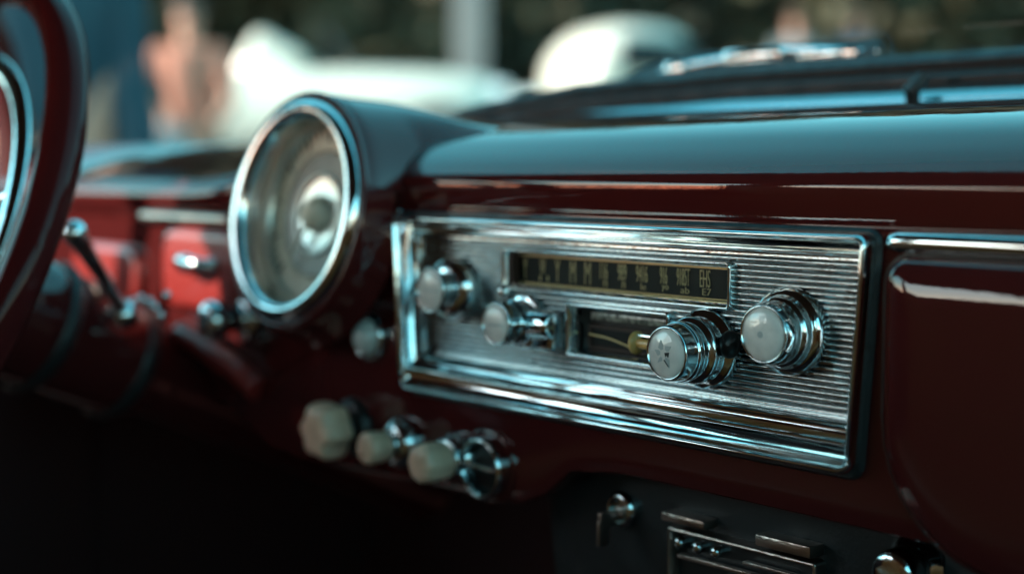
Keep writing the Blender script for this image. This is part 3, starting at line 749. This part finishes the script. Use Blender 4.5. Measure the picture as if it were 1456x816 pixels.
# seats
fs = empty('front_seat', (0, -.95, .35), 'orange red leather front bench seat behind the camera', 'seat')
def cushion(c, s, bev, m, parent, name):
    return link(name, mesh(*box(c, s, bev, 5)), m, parent)
cushion((-.02, -.72, .60), (1.45, .50, .20), .07, 'leather', fs, 'seat_cushion')
cushion((-.375, -1.0, .86), (.70, .16, .46), .07, 'leather', fs, 'backrest')
cushion((.335, -1.0, .86), (.70, .16, .46), .07, 'leather', fs, 'backrest')
rs = empty('rear_seat', (0, -1.6, .35), 'orange red leather rear bench seat under the rear window', 'seat')
cushion((0, -1.5, .60), (1.45, .46, .18), .07, 'leather', rs, 'seat_cushion')
cushion((0, -1.80, .86), (1.45, .17, .50), .07, 'leather', rs, 'backrest')

# wiper lying along the foot of the screen
wp = empty('windscreen_wiper', (-.1, .29, 1.11), 'black windscreen wiper with sunlit chrome arm resting along the windscreen foot', 'wiper')
wy = .300
p0, p1, p2, p3 = on_y(815, 160, wy), on_y(930, 118, wy), on_y(1090, 100, wy), on_y(1252, 90, wy)
pp = sm([tuple(p0), tuple(p1), tuple(p2), tuple(p3)], 8)
rows = []
for i, q in enumerate(pp):
    t = i/(len(pp)-1); h = .005+.012*min(t*2.2, 1)
    rows.append([(q[0], q[1]+a*.008, q[2]+b*h) for a, b in ((-1, -1.2), (-1, .3), (-.55, .8), (0, 1), (.8, .8), (1, -1.2))])
V, Fc = grid(rows, closed_v=True, cap=True)
link('blade', mesh(V, Fc), 'rubber', wp)
rib = sm([tuple(on_y(850, 134, wy-.004)), tuple(on_y(955, 100, wy-.004)), tuple(on_y(1040, 84, wy-.004)), tuple(on_y(1105, 73, wy-.004)), tuple(on_y(1250, 74, wy-.004))], 8)
link('arm', mesh(*tube(rib, [.0022+.0016*math.sin(3.1*i/len(rib)) for i in range(len(rib))], 10, 1, 1)), 'chrome', wp)
for px, py, sz, bv in ((965, 98, (.020, .012, .010), .003), (1075, 80, (.055, .012, .011), .004), (1180, 77, (.05, .008, .006), .002)):
    link('arm_clip', mesh(*box(on_y(px, py, wy-.005), sz, bv)), 'chrome', wp)

# =================================================================== SURROUNDINGS
DIR = Vector((Fw.x, Fw.y, 0)).normalized()
def smooth(t): t = min(max(t, 0), 1); return t*t*(3-2*t)
def gz(x, y):
    d = (Vector((x, y, 0))-Vector((EYE.x, EYE.y, 0))).dot(DIR)
    return .85*smooth((d-5)/3)
rows = []
axs = [float(v) for v in (*np.linspace(-120, -22, 12), *np.linspace(-20, 20, 61), *np.linspace(22, 120, 12))]
for a in axs: rows.append([(x_, y_, gz(x_, y_)) for x_, y_ in ((a, b) for b in axs)])
g = link('ground', mesh(*grid(rows)), 'asphalt'); g['kind'] = 'structure'
def ground_at(px, dist):
    p = EYE+ray(px, 240)*dist; return Vector((p.x, p.y, gz(p.x, p.y)))

def xf(me, loc, rz):
    me.transform(Matrix.Translation(loc) @ Matrix.Rotation(rz, 4, 'Z')); return me
def old_car(loc, rz, label, roof=True, L=3.6, lid=False, belt=.92, roofh=1.42, wid=1.5, group=None):
    t = empty('parked_car', loc, label, 'car', group)
    def put(name, vf, m, p=t, edge=40): return link(name, xf(mesh(*vf), loc, rz), m, p, edge=edge)
    # body sections along local x (front at +x)
    rows = []
    hw = wid/2
    for s in np.linspace(0, 1, 25):
        s = float(s); x = (s-.5)*L
        e = (1-abs(2*s-1)**4.5)
        wdt = hw*(.55+.45*e**.6); top = .55+(belt-.55)*(.35+.65*e**.5)
        row = []
        for a in np.linspace(0, 2*math.pi, 24, endpoint=False):
            ca, sa = math.cos(a), math.sin(a)
            yy = wdt*math.copysign(abs(ca)**.5, ca)
            mz = (top+.24)/2; hz_ = (top-.24)/2
            row.append((x, yy, mz+hz_*math.copysign(abs(sa)**.55, sa)))
        rows.append(row)
    body = put('body', grid(rows, closed_v=True, cap=True), 'white', edge=60)
    if roof:
        rows = []
        c0_, c1_ = -.36*L, .20*L
        for s in np.linspace(0, 1, 15):
            s = float(s); x = c0_+(c1_-c0_)*s; e = max(1-abs(2*s-1)**3.2, 0)
            top = belt-.06+(roofh-belt+.06)*e**.6; wdt = hw*.80*(.6+.4*e**.5)
            row = []
            for a in np.linspace(0, 2*math.pi, 20, endpoint=False):
                ca, sa = math.cos(a), math.sin(a); b0 = belt-.10
                row.append((x, wdt*math.copysign(abs(ca)**.6, ca), (top+b0)/2+(top-b0)/2*math.copysign(abs(sa)**.55, sa)))
            rows.append(row)
        put('cabin', grid(rows, closed_v=True, cap=True), 'white', edge=60)
        zc = (belt+roofh)/2
        for sy in (-1, 1):
            for xx, ln in ((-.09*L, .8), (.06*L, .35)):
                put('window', box((xx-.06, sy*hw*.795, zc+.0), (ln*.75, .03, .26), .012), 'carglass')
        put('windscreen', box((c1_-.155, 0, zc+.01), (.03, hw*1.25, .28), .012, rot=Matrix.Rotation(-.55, 4, 'Y')), 'carglass')
    else:
        put('cockpit', box((-.10*L, 0, belt-.03), (1.0, hw*1.3, .06), .02), 'black')
        put('windscreen', box((.10*L, 0, belt+.13), (.02, hw*1.5, .26), .008, rot=Matrix.Rotation(-.5, 4, 'Y')), 'carglass')
    for sx in (-.32*L, .32*L):
        for sy in (-1, 1):
            wl = put('wheel', lathe(sm([(.20, -.08), (.29, -.08), (.31, -.05), (.31, .05), (.29, .08), (.20, .08)], 3), (sx, sy*(hw-.06), .31), (0, 1, 0), 28), 'tyre')
            put('hubcap', lathe([(.2, .02), (.19, .075), (.1, .095), (.0001, .1)], (sx, sy*(hw-.06), .31), (0, sy, 0), 24), 'chrome', wl)
    for sy in (-1, 1):
        put('headlight', lathe(sm([(.10, -.12), (.115, 0), (.095, .05), (.0001, .07)], 3), (.455*L, sy*hw*.66, .66), (1, 0, 0), 24), 'lens')
    put('bumper', tube([(.47*L, -hw*.85, .38), (.51*L, -hw*.4, .38), (.51*L, hw*.4, .38), (.47*L, hw*.85, .38)], .05, 10), 'chrome')
    if lid:
        put('soft_top', box((-.16, 0, belt-.06), (.40, hw*1.5, .50), .09, 4, rot=Matrix.Rotation(.5, 4, 'Y')), 'white')
    return t
# low white open car: seen side on beyond the driver's window line
pa = ground_at(500, 10.0)
old_car(pa+Rt*(-.35), YAW, 'long low white open car parked side on with a half raised white soft top', roof=False, L=3.1, lid=True, belt=.875)
pb = ground_at(850, 11.0)
old_car(pb+Rt*.1+DIR*.6, YAW+R_(212), 'small round white car with domed roof beside the low open car', L=2.2, belt=.82, roofh=1.36, wid=1.2)

def person(loc, h, rz, label, shirt, trousers, hair='hair', arm=(.35, .1), sleeve=True, lean=0):
    t = empty('person', loc, label, 'person')
    Rm = Matrix.Translation(loc) @ Matrix.Rotation(rz, 4, 'Z') @ Matrix.Scale(h/1.75, 4)
    def skinned(name, pts, edges, rads, m, root=0, parent=t):
        me = bpy.data.meshes.new('b'); me.from_pydata([tuple(Rm @ Vector(p)) for p in pts], edges, [])
        o = link(name, me, m, parent, smooth=False)
        md = o.modifiers.new('skin', 'SKIN'); md.use_smooth_shade = True
        for i, r in enumerate(rads):
            sv = me.skin_vertices[0].data[i]; rr = r if isinstance(r, tuple) else (r, r); k = h/1.75
            sv.radius = (rr[0]*k, rr[1]*k); sv.use_root = (i == root)
        o.modifiers.new('sub', 'SUBSURF').levels = 2
        return o
    a1, a2 = arm
    pelvis = (0, 0, .93)
    pts = [pelvis, (0, 0, 1.12), (0, .0, 1.32), (0, .0, 1.46), (0, -.01, 1.54), (0, -.015, 1.63), (0, -.01, 1.70)]
    ed = [(0, 1), (1, 2), (2, 3), (3, 4), (4, 5), (5, 6)]; rd = [.15, .14, .15, .07, .055, .085, .065]
    for s in (-1, 1):
        n = len(pts)
        el = (s*(.235+.05*a2), -.20*a1, 1.42-.28); wr = (s*(.24-.1*a1), -.20*a1-.24*a1-.02, 1.42-.28-.25*(1-1.4*a1)); hd_ = (wr[0]-s*.01, wr[1]-.06, wr[2]-.05*(1-a1))
        pts += [(s*.17, 0, 1.42), el, wr, hd_]; ed += [(2, n), (n, n+1), (n+1, n+2), (n+2, n+3)]; rd += [.065, .045, .032, .035]
        n = len(pts)
        pts += [(s*.09, 0, .86), (s*.10, -.01, .48), (s*.10, .02, .08), (s*.10, -.13, .04)]; ed += [(0, n), (n, n+1), (n+1, n+2), (n+2, n+3)]; rd += [.095, .062, .042, .035]
    body = skinned('body', pts, ed, rd, 'skin')
    sp_ = [(0, 0, .95), (0, 0, 1.12), (0, 0, 1.32), (0, 0, 1.45)]; se = [(0, 1), (1, 2), (2, 3)]; sr = [.165, .16, .172, .09]
    if sleeve:
        for s in (-1, 1):
            n = len(sp_); el = (s*(.235+.05*a2), -.20*a1, 1.14)
            sp_ += [(s*.17, 0, 1.42), tuple(Vector((s*.17, 0, 1.42)).lerp(Vector(el), .75))]; se += [(2, n), (n, n+1)]; sr += [.085, .065]
            if sleeve == 'long':
                wr = (s*(.24-.1*a1), -.44*a1-.02, 1.14-.25*(1-1.4*a1)); sp_ += [el, wr]; se += [(n+1, n+2), (n+2, n+3)]; sr += [.062, .05]
    skinned('shirt', sp_, se, sr, shirt, parent=body)
    tp_ = [(0, 0, .97)]; te = []; tr = [.165]
    for s in (-1, 1):
        n = len(tp_); tp_ += [(s*.09, 0, .86), (s*.10, -.01, .48), (s*.10, .02, .10)]; te += [(0, n), (n, n+1), (n+1, n+2)]; tr += [.112, .085, .075]
    skinned('trousers', tp_, te, tr, trousers, parent=body)
    hv, hf = sphere((0, .012, 1.685), .104, 14, (.86, 1.0, 1.0))
    hv, hf = mesh_cut(hv, hf)
    hm = mesh([Rm @ Vector(v) for v in hv], hf); link('hair', hm, hair, body)
    for s in (-1, 1):
        link('eye', mesh(*[( [Rm @ v for v in vv], ff) for vv, ff in [sphere((s*.032, -.093, 1.655), .011, 8)]][0]), 'eye', body)
    link('nose', mesh(*[( [Rm @ v for v in vv], ff) for vv, ff in [sphere((0, -.104, 1.625), .016, 8, (.8, 1, 1.5))]][0]), 'skin', body)
    return t
def mesh_cut(V, Fc):
    keep = [f for f in Fc if sum(V[i].z for i in f)/len(f) > 1.66 or (sum(V[i].y for i in f)/len(f) > .03 and sum(V[i].z for i in f)/len(f) > 1.60)]
    return V, keep
FACE_CAM = math.atan2(DIR.y, DIR.x)-math.pi/2     # figure built facing -y, turned to face the camera
q = ground_at(272, 6.5); person(q, 1.38, FACE_CAM+.1, 'person in salmon top and blue trousers standing by the white car', 'salmon', 'blue', arm=(.5, .3))
q = ground_at(218, 6.0); person(q, 1.18, FACE_CAM-.4, 'shorter person in grey shirt with bare sunlit face', 'greycloth', 'blue', arm=(.2, .1))
q = ground_at(58, 3.6); person(q, 1.95, FACE_CAM+.25, 'person in dark teal denim jacket close to the driver window', 'denim', 'denim', arm=(.12, -.9), sleeve='long')
for px, d, h, sh, lab in ((1128, 13.0, 1.60, 'greycloth', 'distant person in grey shirt seen just above the wiper'), (1215, 13.5, 1.66, 'blue', 'distant person in dark shirt beneath the trees on the right')):
    q = ground_at(px, d); person(q, h-.75 if False else h, FACE_CAM, lab, sh, 'greycloth')

# pale post
pq = ground_at(670, 12.5)
po = empty('lamp_post', pq, 'pale grey square post standing behind the white cars', 'post')
link('shaft', mesh(*box(pq+Vector((0, 0, 2.2)), (.29, .29, 4.4), .02, rot=Matrix.Rotation(YAW, 4, 'Z'))), 'post', po)
link('foot', mesh(*box(pq+Vector((0, 0, .06)), (.42, .42, .12), .02)), 'post', po)

# trees and a hedge behind
def tree(px, dist, h, r, m, label, n=2600, seed=0):
    q = ground_at(px, dist); t = empty('tree', q, label, 'tree', 'trees behind the car park')
    rg = np.random.default_rng(seed)
    tr_ = [q, q+Vector((.05, .02, h*.25)), q+Vector((-.05, .08, h*.5)), q+Vector((.02, 0, h*.8))]
    parts = [tube(tr_, [.20, .15, .11, .04], 10)]
    for k in range(6):
        a = k*1.1; zz_ = h*(.28+.07*k)
        parts.append(tube([q+Vector((0, 0, zz_)), q+Vector((math.cos(a)*r*.45, math.sin(a)*r*.45, zz_+h*.10)), q+Vector((math.cos(a)*r*.8, math.sin(a)*r*.8, zz_+h*.14))], [.07, .045, .015], 7))
    link('trunk', mesh(*join(*parts)), 'bark', t)
    # leaf faces gathered in clumps
    nc = 46
    cl = rg.normal(size=(nc, 3)); cl /= np.linalg.norm(cl, axis=1)[:, None]
    cl *= (rg.random(nc)**.4)[:, None]
    cl = cl*np.array([r, r, h*.42])+np.array([0, 0, h*.52])
    idx = rg.integers(0, nc, n)
    p = cl[idx]+rg.normal(size=(n, 3))*r*.17
    p[:, 2] = np.maximum(p[:, 2], .15)
    u_ = rg.normal(size=(n, 3)); u_ /= np.linalg.norm(u_, axis=1)[:, None]
    v_ = np.cross(u_, rg.normal(size=(n, 3))); v_ /= np.linalg.norm(v_, axis=1)[:, None]
    s = (.10+.10*rg.random(n))[:, None]
    c = p+np.array(q)
    V = np.stack([c-u_*s*1.3, c+v_*s*.6, c+u_*s*1.3, c-v_*s*.6], 1).reshape(-1, 3)
    me = bpy.data.meshes.new('crown'); me.from_pydata(V.tolist(), [], [(4*i, 4*i+1, 4*i+2, 4*i+3) for i in range(n)])
    link('crown', me, m, t, smooth=False)
spots = [(60, 15, 5.5, 2.0), (260, 17, 6.5, 2.3), (430, 15.5, 5.0, 1.9), (600, 16.5, 6, 2.1), (760, 18, 7, 2.4), (930, 16, 5.5, 2.0), (1090, 17.5, 6.3, 2.3), (1260, 16, 5.2, 2.0), (1430, 17, 6.2, 2.3), (1600, 16, 6, 2.2), (-120, 17, 6, 2.3)]
tl = ['far left', 'second', 'third']
descs = ['dark bushy tree behind the person in teal', 'tall dark tree behind the person in salmon', 'olive tree behind the raised end of the white car', 'pale olive tree left of the grey post', 'tall dark tree right of the grey post', 'dark tree behind the domed white car', 'broad dark tree right of the domed white car', 'olive tree above the wiper tip', 'dark tree at the right edge of the view', 'dark tree just past the right edge of the view', 'dark tree just past the left edge of the view']
for i, (px, d, h, r) in enumerate(spots):
    tree(px, d, h, r, 'leaf2' if i in (2, 3, 7) else 'leaf', descs[i], seed=i+3)
# hedge mass closing the view behind the trees
rg = np.random.default_rng(99); n = 30000
az = rg.uniform(-.75, 1.9, n); vv = rg.uniform(20, 23, n); hz_ = .6+rg.uniform(0, 1, n)**.85*(6.2+1.2*np.sin(az*9)+.7*np.sin(az*23+1))
base = np.array(EYE)+np.outer(vv*np.cos(az), np.array(DIR))+np.outer(vv*np.sin(az), np.array(Rt)); base[:, 2] = hz_
u_ = rg.normal(size=(n, 3)); u_ /= np.linalg.norm(u_, axis=1)[:, None]; v_ = np.cross(u_, rg.normal(size=(n, 3))); v_ /= np.linalg.norm(v_, axis=1)[:, None]
s = (.28+.25*rg.random(n))[:, None]
V = np.stack([base-u_*s*1.3, base+v_*s*.7, base+u_*s*1.3, base-v_*s*.7], 1).reshape(-1, 3)
me = bpy.data.meshes.new('wood'); me.from_pydata(V.tolist(), [], [(4*i, 4*i+1, 4*i+2, 4*i+3) for i in range(n)])
o = link('woodland', me, 'leaf', smooth=False); o['kind'] = 'stuff'; o['label'] = 'dark mass of woodland closing off the far side'; o['category'] = 'woodland'
